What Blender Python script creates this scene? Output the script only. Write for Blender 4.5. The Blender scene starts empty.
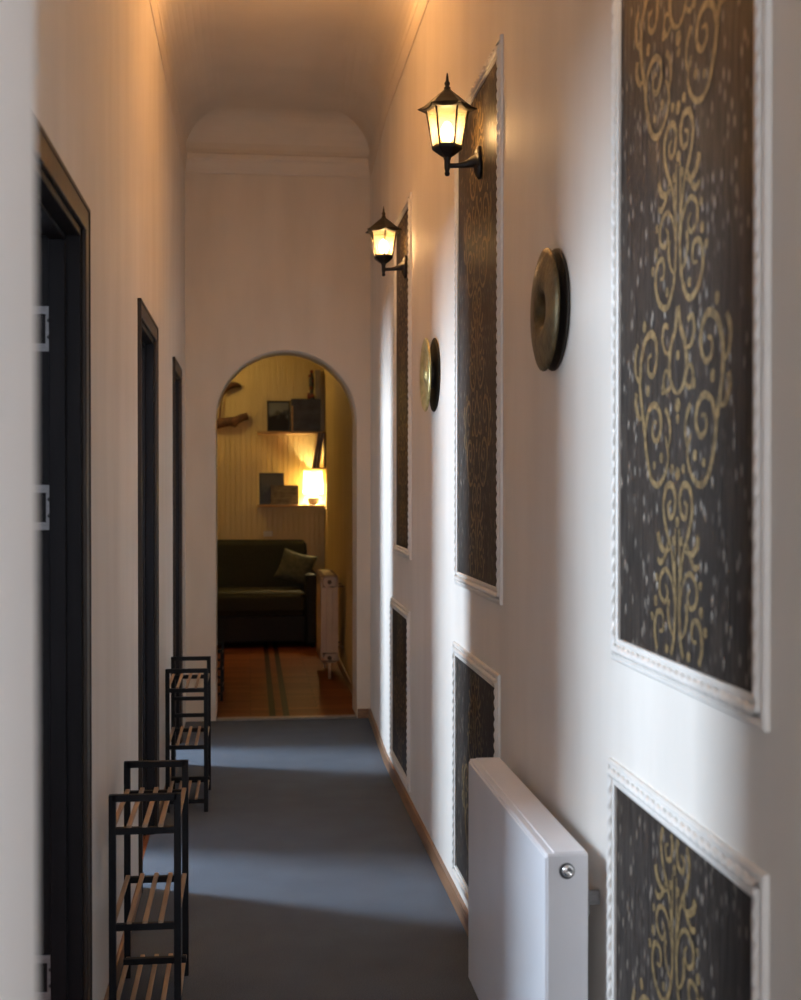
import bpy, bmesh, math, random
from mathutils import Vector, Matrix
random.seed(7)
PI = math.pi
SC = bpy.context.scene
COL = SC.collection

# ------------------------------------------------------------------ layout (metres)
XR = 0.735      # right wall of the corridor
XL = -0.41      # left wall of the corridor
WT = 0.13       # thickness of left wall
YE = 8.40       # end wall with arch (front face)
YE2 = 8.78      # its back face
YB = -2.3       # wall behind the camera
YR = 13.0       # back wall of the sitting room
XRL = -1.5      # left wall of the sitting room
HC = 3.86       # corridor ceiling
EYE = 1.5

# ------------------------------------------------------------------ materials
def new_mat(name):
    m = bpy.data.materials.new(name); m.use_nodes = True
    nt = m.node_tree
    b = nt.nodes['Principled BSDF']
    return m, nt, b

def noise_mat(name, col, col2=None, rough=0.6, metal=0.0, scale=(8, 8, 8), detail=4, bump=0.0, bscale=None, spec=0.5, lo=0.35, hi=0.65):
    m, nt, b = new_mat(name)
    N, L = nt.nodes, nt.links
    b.inputs['Roughness'].default_value = rough
    b.inputs['Metallic'].default_value = metal
    b.inputs['Specular IOR Level'].default_value = spec
    tc = N.new('ShaderNodeTexCoord'); mp = N.new('ShaderNodeMapping')
    mp.inputs['Scale'].default_value = scale
    L.new(tc.outputs['Object'], mp.inputs['Vector'])
    n = N.new('ShaderNodeTexNoise'); n.inputs['Scale'].default_value = 1.0; n.inputs['Detail'].default_value = detail
    L.new(mp.outputs['Vector'], n.inputs['Vector'])
    r = N.new('ShaderNodeValToRGB')
    r.color_ramp.elements[0].position = lo; r.color_ramp.elements[1].position = hi
    r.color_ramp.elements[0].color = (*col, 1); r.color_ramp.elements[1].color = (*(col2 or col), 1)
    L.new(n.outputs['Fac'], r.inputs['Fac']); L.new(r.outputs['Color'], b.inputs['Base Color'])
    if bump:
        n2 = N.new('ShaderNodeTexNoise'); n2.inputs['Detail'].default_value = 5
        mp2 = N.new('ShaderNodeMapping'); mp2.inputs['Scale'].default_value = bscale or scale
        L.new(tc.outputs['Object'], mp2.inputs['Vector']); L.new(mp2.outputs['Vector'], n2.inputs['Vector'])
        n2.inputs['Scale'].default_value = 1.0
        bp = N.new('ShaderNodeBump'); bp.inputs['Strength'].default_value = bump; bp.inputs['Distance'].default_value = 0.01
        L.new(n2.outputs['Fac'], bp.inputs['Height']); L.new(bp.outputs['Normal'], b.inputs['Normal'])
    return m

M = {}
M['plaster'] = noise_mat('painted plaster', (0.70, 0.655, 0.60), (0.76, 0.715, 0.66), 0.62, scale=(5, 5, 1.2), bump=0.10, bscale=(40, 40, 14))
M['plaster_warmlit'] = noise_mat('warm lit plaster', (0.66, 0.575, 0.48), (0.72, 0.63, 0.53), 0.65, scale=(5, 5, 1.2), bump=0.10, bscale=(40, 40, 14))  # wall plaster with the warm lamplight of the end wall put into its colour
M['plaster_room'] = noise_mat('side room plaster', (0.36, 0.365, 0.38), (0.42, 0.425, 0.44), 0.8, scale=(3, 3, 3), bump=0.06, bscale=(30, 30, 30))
M['ceiling'] = noise_mat('ceiling paint', (0.66, 0.585, 0.50), (0.72, 0.64, 0.55), 0.75, scale=(2, 2, 2), bump=0.05, bscale=(20, 20, 20))  # base colour also carries a warm lamplight tint
M['moulding'] = noise_mat('white gloss moulding paint', (0.70, 0.67, 0.63), (0.75, 0.72, 0.68), 0.42, scale=(15, 15, 15), bump=0.04, bscale=(90, 90, 90))
M['darkwood'] = noise_mat('black brown door frame', (0.0065, 0.0055, 0.0065), (0.010, 0.0085, 0.0095), 0.5, scale=(40, 40, 2), bump=0.06, bscale=(80, 80, 4), spec=0.16)
M['casing'] = noise_mat('dark brown casing', (0.028, 0.018, 0.013), (0.042, 0.028, 0.019), 0.40, scale=(40, 40, 2), bump=0.06, bscale=(80, 80, 4), spec=0.35)
M['steel'] = noise_mat('brushed hinge steel', (0.20, 0.19, 0.19), (0.26, 0.25, 0.25), 0.45, metal=0.5, scale=(60, 60, 200), bump=0.03)
M['chrome'] = noise_mat('chrome', (0.75, 0.75, 0.75), (0.8, 0.8, 0.8), 0.15, metal=1.0)
M['rubber'] = noise_mat('dark plastic', (0.03, 0.03, 0.03), (0.045, 0.045, 0.045), 0.5)
M['baseboard'] = noise_mat('brown wood baseboard', (0.20, 0.10, 0.05), (0.32, 0.17, 0.085), 0.40, scale=(30, 2.5, 40), bump=0.08, bscale=(60, 4, 80))
M['rad_white'] = noise_mat('radiator enamel', (0.80, 0.81, 0.85), (0.84, 0.85, 0.89), 0.30, scale=(4, 4, 4), bump=0.01, bscale=(120, 120, 120))
M['rad_cream'] = noise_mat('cream radiator enamel', (0.60, 0.45, 0.32), (0.68, 0.52, 0.38), 0.4, scale=(4, 4, 4), bump=0.02, bscale=(60, 60, 60))
M['rad_plug'] = noise_mat('brown radiator plug', (0.10, 0.065, 0.04), (0.13, 0.085, 0.055), 0.5)
M['rackblack'] = noise_mat('black painted metal', (0.004, 0.004, 0.006), (0.007, 0.007, 0.009), 0.55, spec=0.25, scale=(30, 30, 30), bump=0.03, bscale=(150, 150, 150))
M['bamboo'] = noise_mat('bamboo slat', (0.32, 0.21, 0.135), (0.46, 0.32, 0.21), 0.55, scale=(60, 4, 60), bump=0.05, bscale=(90, 8, 90))
M['iron'] = noise_mat('dark bronze lantern metal', (0.010, 0.007, 0.006), (0.020, 0.014, 0.010), 0.42, metal=0.25, scale=(70, 70, 70), bump=0.12, bscale=(200, 200, 200))
M['roofiron'] = noise_mat('black lantern roof', (0.0045, 0.0035, 0.003), (0.010, 0.008, 0.006), 0.5, scale=(70, 70, 70), bump=0.12, bscale=(200, 200, 200), spec=0.3)
M['brass_dark'] = noise_mat('tarnished brass', (0.060, 0.043, 0.018), (0.13, 0.096, 0.042), 0.42, metal=0.55, scale=(28, 28, 28), bump=0.25, bscale=(90, 90, 90))
M['brass_gold'] = noise_mat('yellow brass', (0.36, 0.30, 0.12), (0.58, 0.50, 0.24), 0.32, metal=0.7, scale=(28, 28, 28), bump=0.2, bscale=(90, 90, 90))
M['backing'] = noise_mat('dark backing wood', (0.016, 0.013, 0.011), (0.026, 0.021, 0.018), 0.6, scale=(20, 20, 20))
M['sofa'] = noise_mat('dark green upholstery', (0.040, 0.043, 0.030), (0.052, 0.055, 0.040), 0.85, scale=(120, 120, 120), bump=0.25, bscale=(300, 300, 300), spec=0.25)
M['sofa_seat'] = noise_mat('olive seat upholstery', (0.036, 0.034, 0.022), (0.048, 0.046, 0.030), 0.8, scale=(120, 120, 120), bump=0.25, bscale=(300, 300, 300), spec=0.3)
M['sofa_black'] = noise_mat('black sofa base cloth', (0.010, 0.011, 0.012), (0.016, 0.017, 0.018), 0.75, scale=(80, 80, 80), bump=0.1, bscale=(200, 200, 200))
M['pillow'] = noise_mat('grey green cushion cloth', (0.055, 0.060, 0.045), (0.10, 0.098, 0.070), 0.85, scale=(26, 26, 26), bump=0.2, bscale=(200, 200, 200))
M['shelfwood'] = noise_mat('honey shelf wood', (0.33, 0.19, 0.07), (0.46, 0.28, 0.12), 0.45, scale=(3, 40, 40), bump=0.05)
M['driftwood'] = noise_mat('driftwood', (0.060, 0.022, 0.010), (0.14, 0.055, 0.025), 0.7, scale=(20, 20, 20), bump=0.4, bscale=(50, 50, 50))
M['bookdark'] = noise_mat('charcoal cover', (0.018, 0.018, 0.022), (0.045, 0.045, 0.055), 0.45, scale=(9, 9, 14))
M['bookgrey'] = noise_mat('mottled grey cover', (0.10, 0.085, 0.06), (0.22, 0.19, 0.14), 0.55, scale=(16, 16, 40))
M['bookpale'] = noise_mat('pale grey cover', (0.20, 0.17, 0.16), (0.30, 0.26, 0.24), 0.5, scale=(10, 10, 10))
M['holder'] = noise_mat('brown lacquered board', (0.045, 0.022, 0.013), (0.10, 0.055, 0.033), 0.4, scale=(30, 30, 3))
M['holder_edge'] = noise_mat('light board edge', (0.5, 0.32, 0.16), (0.6, 0.4, 0.2), 0.4)
M['redflower'] = noise_mat('red lacquer', (0.16, 0.020, 0.014), (0.24, 0.035, 0.02), 0.4)
M['ceramic'] = noise_mat('pale ceramic', (0.46, 0.42, 0.40), (0.6, 0.56, 0.53), 0.3, scale=(12, 12, 12))
M['whiteplastic'] = noise_mat('white plastic', (0.62, 0.58, 0.5), (0.66, 0.62, 0.54), 0.35)
M['threshold'] = noise_mat('pale threshold strip', (0.20, 0.17, 0.145), (0.26, 0.22, 0.19), 0.5, scale=(20, 20, 20))
M['beadboard'] = noise_mat('cream beadboard paint', (0.60, 0.46, 0.20), (0.66, 0.51, 0.235), 0.38, scale=(6, 6, 1.0), bump=0.05, bscale=(40, 40, 6))

def carpet_mat():
    m, nt, b = new_mat('grey carpet'); N, L = nt.nodes, nt.links
    tc = N.new('ShaderNodeTexCoord')
    n1 = N.new('ShaderNodeTexNoise'); n1.inputs['Scale'].default_value = 260; n1.inputs['Detail'].default_value = 3
    n2 = N.new('ShaderNodeTexNoise'); n2.inputs['Scale'].default_value = 5; n2.inputs['Detail'].default_value = 5
    for n in (n1, n2): L.new(tc.outputs['Object'], n.inputs['Vector'])
    r1 = N.new('ShaderNodeValToRGB'); r1.color_ramp.elements[0].position = .3; r1.color_ramp.elements[1].position = .7
    r1.color_ramp.elements[0].color = (.072, .090, .116, 1); r1.color_ramp.elements[1].color = (.148, .178, .222, 1)
    L.new(n1.outputs['Fac'], r1.inputs['Fac'])
    r2 = N.new('ShaderNodeValToRGB'); r2.color_ramp.elements[0].position = .3; r2.color_ramp.elements[1].position = .7
    r2.color_ramp.elements[0].color = (.85, .85, .85, 1); r2.color_ramp.elements[1].color = (1, 1, 1, 1)
    L.new(n2.outputs['Fac'], r2.inputs['Fac'])
    mx = N.new('ShaderNodeMix'); mx.data_type = 'RGBA'; mx.blend_type = 'MULTIPLY'; mx.inputs['Factor'].default_value = 1
    L.new(r1.outputs['Color'], mx.inputs['A']); L.new(r2.outputs['Color'], mx.inputs['B'])
    L.new(mx.outputs['Result'], b.inputs['Base Color'])
    b.inputs['Roughness'].default_value = 0.95; b.inputs['Specular IOR Level'].default_value = 0.15
    bp = N.new('ShaderNodeBump'); bp.inputs['Strength'].default_value = .5; bp.inputs['Distance'].default_value = .004
    L.new(n1.outputs['Fac'], bp.inputs['Height']); L.new(bp.outputs['Normal'], b.inputs['Normal'])
    return m
M['carpet'] = carpet_mat()

def parquet_mat():
    m, nt, b = new_mat('red brown plank floor'); N, L = nt.nodes, nt.links
    tc = N.new('ShaderNodeTexCoord')
    br = N.new('ShaderNodeTexBrick')
    br.inputs['Scale'].default_value = 1.0; br.inputs['Brick Width'].default_value = .9; br.inputs['Row Height'].default_value = .085
    br.inputs['Mortar Size'].default_value = .0022
    br.inputs['Color1'].default_value = (.17, .052, .019, 1); br.inputs['Color2'].default_value = (.24, .082, .030, 1)
    br.inputs['Mortar'].default_value = (.03, .012, .006, 1)
    L.new(tc.outputs['Object'], br.inputs['Vector'])
    mp = N.new('ShaderNodeMapping'); mp.inputs['Scale'].default_value = (3, 40, 1)
    L.new(tc.outputs['Object'], mp.inputs['Vector'])
    n = N.new('ShaderNodeTexNoise'); n.inputs['Scale'].default_value = 1; n.inputs['Detail'].default_value = 6
    L.new(mp.outputs['Vector'], n.inputs['Vector'])
    r = N.new('ShaderNodeValToRGB'); r.color_ramp.elements[0].color = (.65, .65, .65, 1); r.color_ramp.elements[1].color = (1.1, 1.1, 1.1, 1)
    L.new(n.outputs['Fac'], r.inputs['Fac'])
    mx = N.new('ShaderNodeMix'); mx.data_type = 'RGBA'; mx.blend_type = 'MULTIPLY'; mx.inputs['Factor'].default_value = 1
    L.new(br.outputs['Color'], mx.inputs['A']); L.new(r.outputs['Color'], mx.inputs['B'])
    # dark inlaid border stripes running along the room
    sp = N.new('ShaderNodeSeparateXYZ'); L.new(tc.outputs['Object'], sp.inputs[0])
    last = mx.outputs['Result']
    for c in (0.145, 0.235):
        s = N.new('ShaderNodeMath'); s.operation = 'SUBTRACT'; s.inputs[1].default_value = c; L.new(sp.outputs['X'], s.inputs[0])
        a = N.new('ShaderNodeMath'); a.operation = 'ABSOLUTE'; L.new(s.outputs[0], a.inputs[0])
        lt = N.new('ShaderNodeMath'); lt.operation = 'LESS_THAN'; lt.inputs[1].default_value = .021; L.new(a.outputs[0], lt.inputs[0])
        k = N.new('ShaderNodeMix'); k.data_type = 'RGBA'
        L.new(lt.outputs[0], k.inputs['Factor']); L.new(last, k.inputs['A']); k.inputs['B'].default_value = (.008, .004, .003, 1)
        last = k.outputs['Result']
    L.new(last, b.inputs['Base Color'])
    b.inputs['Roughness'].default_value = .45; b.inputs['Specular IOR Level'].default_value = .03
    return m
M['parquet'] = parquet_mat()

def wallpaper_mat():
    m, nt, b = new_mat('brown flecked wallpaper'); N, L = nt.nodes, nt.links
    tc = N.new('ShaderNodeTexCoord')
    mp = N.new('ShaderNodeMapping'); mp.inputs['Scale'].default_value = (60, 66, 27)
    L.new(tc.outputs['Object'], mp.inputs['Vector'])
    v = N.new('ShaderNodeTexVoronoi'); v.inputs['Scale'].default_value = 1.0; v.inputs['Randomness'].default_value = 1
    L.new(mp.outputs['Vector'], v.inputs['Vector'])
    # fleck mask: small distance, on a random third of the cells
    r = N.new('ShaderNodeValToRGB'); r.color_ramp.elements[0].position = .16; r.color_ramp.elements[1].position = .36
    r.color_ramp.elements[0].color = (1, 1, 1, 1); r.color_ramp.elements[1].color = (0, 0, 0, 1)
    L.new(v.outputs['Distance'], r.inputs['Fac'])
    sp = N.new('ShaderNodeSeparateColor'); L.new(v.outputs['Color'], sp.inputs[0])
    pw = N.new('ShaderNodeMath'); pw.operation = 'POWER'; pw.inputs[1].default_value = 3.4; L.new(sp.outputs[0], pw.inputs[0])
    mu = N.new('ShaderNodeMath'); mu.operation = 'MULTIPLY'; L.new(pw.outputs[0], mu.inputs[0]); L.new(r.outputs['Color'], mu.inputs[1])
    mp2 = N.new('ShaderNodeMapping'); mp2.inputs['Scale'].default_value = (50, 70, 9)
    L.new(tc.outputs['Object'], mp2.inputs['Vector'])
    n = N.new('ShaderNodeTexNoise'); n.inputs['Scale'].default_value = 1; n.inputs['Detail'].default_value = 5
    L.new(mp2.outputs['Vector'], n.inputs['Vector'])
    rb = N.new('ShaderNodeValToRGB'); rb.color_ramp.elements[0].position = .3; rb.color_ramp.elements[1].position = .72
    rb.color_ramp.elements[0].color = (.011, .008, .007, 1); rb.color_ramp.elements[1].color = (.044, .034, .028, 1)
    L.new(n.outputs['Fac'], rb.inputs['Fac'])
    mx = N.new('ShaderNodeMix'); mx.data_type = 'RGBA'
    L.new(mu.outputs[0], mx.inputs['Factor']); L.new(rb.outputs['Color'], mx.inputs['A']); mx.inputs['B'].default_value = (.27, .225, .185, 1)
    L.new(mx.outputs['Result'], b.inputs['Base Color'])
    b.inputs['Roughness'].default_value = .46
    mm = N.new('ShaderNodeMath'); mm.operation = 'MULTIPLY'; mm.inputs[1].default_value = .5; L.new(mu.outputs[0], mm.inputs[0]); L.new(mm.outputs[0], b.inputs['Metallic'])
    b.inputs['Specular IOR Level'].default_value = .18
    bp = N.new('ShaderNodeBump'); bp.inputs['Strength'].default_value = .5; bp.inputs['Distance'].default_value = .004
    ad = N.new('ShaderNodeMath'); ad.operation = 'ADD'; L.new(mu.outputs[0], ad.inputs[0]); L.new(n.outputs['Fac'], ad.inputs[1])
    L.new(ad.outputs[0], bp.inputs['Height']); L.new(bp.outputs['Normal'], b.inputs['Normal'])
    return m
M['wallpaper'] = wallpaper_mat()
M['gold'] = noise_mat('gold scroll print', (0.10, 0.063, 0.022), (0.27, 0.182, 0.072), 0.45, metal=0.25, scale=(70, 70, 70), bump=0.2, bscale=(150, 150, 150))

def emit_mat(name, col, s):
    m, nt, b = new_mat(name)
    b.inputs['Base Color'].default_value = (1, .9, .7, 1)
    b.inputs['Emission Color'].default_value = (*col, 1); b.inputs['Emission Strength'].default_value = s
    return m
WARM = (1.0, 0.60, 0.26)
BULB_L = 165.0
M['bulb'] = emit_mat('glowing bulb', WARM, BULB_L)
M['lampbulb'] = emit_mat('glowing lamp bulb', (1.0, 0.76, 0.38), 1000)

def pane_mat(name, tr_col, trl_col, fac):
    m = bpy.data.materials.new(name); m.use_nodes = True
    nt = m.node_tree; N, L = nt.nodes, nt.links; N.clear()
    o = N.new('ShaderNodeOutputMaterial')
    t = N.new('ShaderNodeBsdfTransparent'); t.inputs['Color'].default_value = (*tr_col, 1)
    d = N.new('ShaderNodeBsdfTranslucent'); d.inputs['Color'].default_value = (*trl_col, 1)
    tc = N.new('ShaderNodeTexCoord'); w = N.new('ShaderNodeTexNoise'); w.inputs['Scale'].default_value = 160
    L.new(tc.outputs['Object'], w.inputs['Vector'])
    mr = N.new('ShaderNodeMapRange'); mr.inputs['To Min'].default_value = fac * .75; mr.inputs['To Max'].default_value = fac * 1.25
    L.new(w.outputs['Fac'], mr.inputs['Value'])
    mx = N.new('ShaderNodeMixShader'); L.new(mr.outputs[0], mx.inputs[0]); L.new(t.outputs[0], mx.inputs[1]); L.new(d.outputs[0], mx.inputs[2])
    L.new(mx.outputs[0], o.inputs['Surface'])
    return m
M['pane'] = pane_mat('frosted lantern glass', (.93, .90, .82), (1, .82, .50), .15)
M['shade'] = pane_mat('cream lamp shade cloth', (.75, .68, .5), (.95, .86, .66), .5)
M['winglass'] = pane_mat('window glass', (.95, .97, .97), (.9, .95, 1), .02)

# ------------------------------------------------------------------ mesh helpers
def bm_new(): return bmesh.new()

def box(bm, x0, x1, y0, y1, z0, z1, bev=0.0, seg=2, mat=None, mi=0):
    t = bmesh.new()
    bmesh.ops.create_cube(t, size=1)
    for v in t.verts:
        v.co = Vector(((x0 + x1) / 2 + v.co.x * (x1 - x0), (y0 + y1) / 2 + v.co.y * (y1 - y0), (z0 + z1) / 2 + v.co.z * (z1 - z0)))
    if bev > 0:
        bmesh.ops.bevel(t, geom=list(t.edges), offset=bev, segments=seg, profile=.5, affect='EDGES')
    if mat is not None: bmesh.ops.transform(t, matrix=mat, verts=t.verts)
    merge(bm, t, mi)

def merge(bm, t, mi=0):
    mp = {v: bm.verts.new(v.co) for v in t.verts}
    for f in t.faces:
        try:
            g = bm.faces.new([mp[v] for v in f.verts]); g.material_index = mi; g.smooth = f.smooth
        except ValueError: pass
    t.free()

def lathe(bm, prof, seg=32, mat=None, mi=0, smooth=True, caps=True):
    """profile [(r,z)...] spun about local Z"""
    t = bmesh.new(); rings = []
    for r, z in prof:
        if r < 1e-6: rings.append([t.verts.new((0, 0, z))])
        else: rings.append([t.verts.new((r * math.cos(2 * PI * k / seg), r * math.sin(2 * PI * k / seg), z)) for k in range(seg)])
    for a, b in zip(rings, rings[1:]):
        for k in range(seg):
            k2 = (k + 1) % seg
            if len(a) == 1 and len(b) == 1: continue
            if len(a) == 1: f = t.faces.new((a[0], b[k2], b[k]))
            elif len(b) == 1: f = t.faces.new((a[k], a[k2], b[0]))
            else: f = t.faces.new((a[k], a[k2], b[k2], b[k]))
            f.smooth = smooth
    if caps:
        if len(rings[0]) > 1: t.faces.new(list(reversed(rings[0])))
        if len(rings[-1]) > 1: t.faces.new(rings[-1])
    bmesh.ops.recalc_face_normals(t, faces=t.faces)
    if mat is not None: bmesh.ops.transform(t, matrix=mat, verts=t.verts)
    merge(bm, t, mi)

def tube(bm, pts, rad, seg=10, mi=0, smooth=True):
    """tube through pts, rad a number or one per point"""
    pts = [Vector(p) for p in pts]
    rr = rad if isinstance(rad, (list, tuple)) else [rad] * len(pts)
    t = bmesh.new(); rings = []
    up = None
    for i, p in enumerate(pts):
        d = (pts[min(i + 1, len(pts) - 1)] - pts[max(i - 1, 0)]).normalized()
        if up is None: up = Vector((0, 0, 1)) if abs(d.z) < .9 else Vector((1, 0, 0))
        a = d.cross(up).normalized(); up = a.cross(d).normalized()
        rings.append([t.verts.new(p + (a * math.cos(2 * PI * k / seg) + up * math.sin(2 * PI * k / seg)) * rr[i]) for k in range(seg)])
    for a, b in zip(rings, rings[1:]):
        for k in range(seg):
            f = t.faces.new((a[k], a[(k + 1) % seg], b[(k + 1) % seg], b[k])); f.smooth = smooth
    t.faces.new(list(reversed(rings[0]))); t.faces.new(rings[-1])
    bmesh.ops.recalc_face_normals(t, faces=t.faces)
    merge(bm, t, mi)

def catmull(pts, n=8):
    P = [Vector(p) for p in pts]; out = []
    for i in range(len(P) - 1):
        p0 = P[max(i - 1, 0)]; p1 = P[i]; p2 = P[i + 1]; p3 = P[min(i + 2, len(P) - 1)]
        for k in range(n):
            t = k / n
            out.append(.5 * ((2 * p1) + (p2 - p0) * t + (2 * p0 - 5 * p1 + 4 * p2 - p3) * t * t + (3 * p1 - p0 - 3 * p2 + p3) * t ** 3))
    out.append(P[-1]); return out

def link(name, bm, mats, parent=None, loc=(0, 0, 0)):
    me = bpy.data.meshes.new(name); bm.normal_update(); bm.to_mesh(me); bm.free()
    for m in (mats if isinstance(mats, (list, tuple)) else [mats]): me.materials.append(m)
    o = bpy.data.objects.new(name, me); COL.objects.link(o)
    o.location = loc
    if parent is not None: o.parent = parent
    return o

def thing(name, label, cat, loc=(0, 0, 0), rz=0, group=None):
    o = bpy.data.objects.new(name, None); COL.objects.link(o)
    o.empty_display_size = .1
    o.location = loc; o.rotation_euler = (0, 0, rz)
    o['label'] = label; o['category'] = cat
    if group: o['group'] = group
    return o

def tag(o, label, cat, group=None):
    o['label'] = label; o['category'] = cat
    if group: o['group'] = group
    return o

def struct(name, bm, m, loc=(0, 0, 0)):
    o = link(name, bm, m, None, loc); o['kind'] = 'structure'; return o

def dup(root, loc, label=None, name=None):
    r = root.copy(); COL.objects.link(r); r.location = loc
    if label: r['label'] = label
    for ch in list(root.children):
        c = ch.copy(); COL.objects.link(c); c.parent = r
        for g in list(ch.children):
            d = g.copy(); COL.objects.link(d); d.parent = c
    return r

# ------------------------------------------------------------------ the setting
DOORS = [(2.41, 3.33), (4.86, 5.76), (7.03, 7.74)]   # outer edges of the casings
CW, DH = 0.06, 2.135                                    # casing width, clear height
OPEN = [(a + CW, b - CW) for a, b in DOORS]

# corridor floor
bm = bm_new(); box(bm, XL - .02, XR + .08, YB, YE + .01, -.08, 0); struct('floor', bm, M['carpet'])
# right wall
FL, YF = .042, 7.0     # the wall leans out a little over its last stretch before the end wall
bm = bm_new()
out = [(XR, YB - .2), (XR, YF), (XR + FL, YE), (XR + .2, YE), (XR + .2, YB - .2)]
WY0, WY1, WR0, WR1 = -1.35, -.55, .9, 2.3
out[0] = (XR, WY1); out[-1] = (XR + .2, WY1)
box(bm, XR, XR + .2, YB - .2, WY0, -.08, HC + .1); box(bm, XR, XR + .2, WY0, WY1, -.08, WR0); box(bm, XR, XR + .2, WY0, WY1, WR1, HC + .1)
lo = [bm.verts.new((x, y, -.08)) for x, y in out]; hi = [bm.verts.new((x, y, HC + .1)) for x, y in out]
for k in range(5): bm.faces.new((lo[k], lo[(k + 1) % 5], hi[(k + 1) % 5], hi[k]))
bm.faces.new(lo); bm.faces.new(hi)
bmesh.ops.recalc_face_normals(bm, faces=bm.faces)
struct('wall_right', bm, M['plaster'])
# left wall with three door openings
bm = bm_new()
ys = YB - .2
for (a, b) in OPEN:
    box(bm, XL - WT, XL, ys, a, -.08, HC + .1)
    box(bm, XL - WT, XL, a, b, DH, HC + .1)
    ys = b
box(bm, XL - WT, XL, ys, YE, -.08, HC + .1)
struct('wall_left', bm, M['plaster'])
# pier of the opening the camera stands behind
bm = bm_new(); box(bm, XL, -.139, .70, .88, 0, HC + .02, .006); struct('wall_pier', bm, M['plaster'])
# wall behind the camera, with a glazed opening
BWX0, BWX1, BWZ0, BWZ1 = -.30, .62, .9, 2.3
bm = bm_new()
box(bm, XL, BWX0, YB - .2, YB, -.08, HC + .1); box(bm, BWX1, XR, YB - .2, YB, -.08, HC + .1)
box(bm, BWX0, BWX1, YB - .2, YB, -.08, BWZ0); box(bm, BWX0, BWX1, YB - .2, YB, BWZ1, HC + .1)
struct('wall_back', bm, M['plaster'])

# end wall with the round arch
AX0, AX1, ASP = -.218, .688, 1.93
AC, AR = (AX0 + AX1) / 2, (AX1 - AX0) / 2
def arch_wall():
    bm = bm_new(); n = 40
    X0, X1, Z1 = XRL - .1, XR + .2, HC + .1
    arc = [(AC - AR * math.cos(PI * k / n), ASP + AR * math.sin(PI * k / n)) for k in range(n + 1)]
    def v(x, y, z): return bm.verts.new((x, y, z))
    fr, bk = [], []
    for yy, lst in ((YE, fr), (YE2, bk)):
        bot_l, bot_r = v(AX0, yy, -.08), v(AX1, yy, -.08)
        a = [v(x, yy, z) for x, z in arc]
        top = [v(x, yy, Z1) for x, z in arc]
        ol, orr = v(X0, yy, -.08), v(X1, yy, -.08)
        olm, orm = v(X0, yy, ASP), v(X1, yy, ASP)
        olt, ort = v(X0, yy, Z1), v(X1, yy, Z1)
        bm.faces.new((ol, bot_l, a[0], olm)); bm.faces.new((bot_r, orr, orm, a[-1]))
        bm.faces.new((olm, a[0], top[0], olt)); bm.faces.new((a[-1], orm, ort, top[-1]))
        for k in range(n): bm.faces.new((a[k], a[k + 1], top[k + 1], top[k]))
        lst.extend([bot_l] + a + [bot_r])
    for k in range(len(fr) - 1):
        f = bm.faces.new((fr[k], fr[k + 1], bk[k + 1], bk[k])); f.smooth = 0 < k < len(fr) - 2
    bmesh.ops.recalc_face_normals(bm, faces=bm.faces)
    return bm
struct('wall_end', arch_wall(), M['plaster_warmlit'])

# corridor ceiling: quarter-round cove sprung from a cornice
def loop_surface(bm, loops, cap_last=True, k_=1.0):
    prev = None
    for (d, z) in loops:
        vs = [bm.verts.new(p) for p in ((XL + d * k_, YB + d, z), (XR - d * k_, YB + d, z), (XR - d * k_, YF, z), (XR + FL - d * k_, YE - d, z), (XL + d * k_, YE - d, z))]
        if prev:
            for k in range(5): bm.faces.new((prev[k], prev[(k + 1) % 5], vs[(k + 1) % 5], vs[k]))
        prev = vs
    if cap_last: bm.faces.new(prev)
bm = bm_new()
R_ = .24
loops = [(0, HC - R_)] + [(R_ - R_ * math.cos(PI / 2 * k / 10), HC - R_ + R_ * math.sin(PI / 2 * k / 10)) for k in range(1, 11)]
loop_surface(bm, loops)
bmesh.ops.recalc_face_normals(bm, faces=bm.faces)
for f in bm.faces: f.smooth = False
box(bm, XL - .1, XR + .1, YB - .1, YE + .05, HC + .02, HC + .12)
struct('ceiling', bm, M['ceiling'])
bm = bm_new()
loop_surface(bm, [(0, 3.50), (.014, 3.505), (.018, 3.525), (.022, 3.53), (.026, 3.545), (.038, 3.575), (.052, 3.585), (.052, 3.612), (.046, 3.622), (0, 3.626)], False, .35)
bmesh.ops.recalc_face_normals(bm, faces=bm.faces)
struct('trim_1', bm, M['ceiling'])

# baseboards
def bboard(name, x0, x1, y0, y1):
    bm = bm_new(); box(bm, x0, x1, y0, y1, 0, .062, .004); struct(name, bm, M['baseboard'])
bm = bm_new()
out = [(XR - .014, YB), (XR - .014, YF), (XR + FL - .014, YE - .012), (XR + FL, YE - .012), (XR, YF), (XR, YB)]
lo = [bm.verts.new((x, y, 0)) for x, y in out]; hi = [bm.verts.new((x, y, .062)) for x, y in out]
for k in range(6): bm.faces.new((lo[k], lo[(k + 1) % 6], hi[(k + 1) % 6], hi[k]))
for q in ((0, 1, 4, 5), (1, 2, 3, 4)): bm.faces.new([hi[i] for i in q]); bm.faces.new([lo[i] for i in q])
bmesh.ops.recalc_face_normals(bm, faces=bm.faces)
struct('baseboard_right', bm, M['baseboard'])
bboard('baseboard_end', AX1 + .004, XR + FL, YE - .012, YE)
bboard('baseboard_left', XL, XL + .012, DOORS[1][1], DOORS[2][0])
bboard('baseboard_left.001', XL, XL + .012, DOORS[0][1], DOORS[1][0])
# threshold strip under the arch
bm = bm_new(); box(bm, AX0, AX1, YE - .015, YE + .05, 0, .016, .005); struct('trim_2', bm, M['threshold'])

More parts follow.
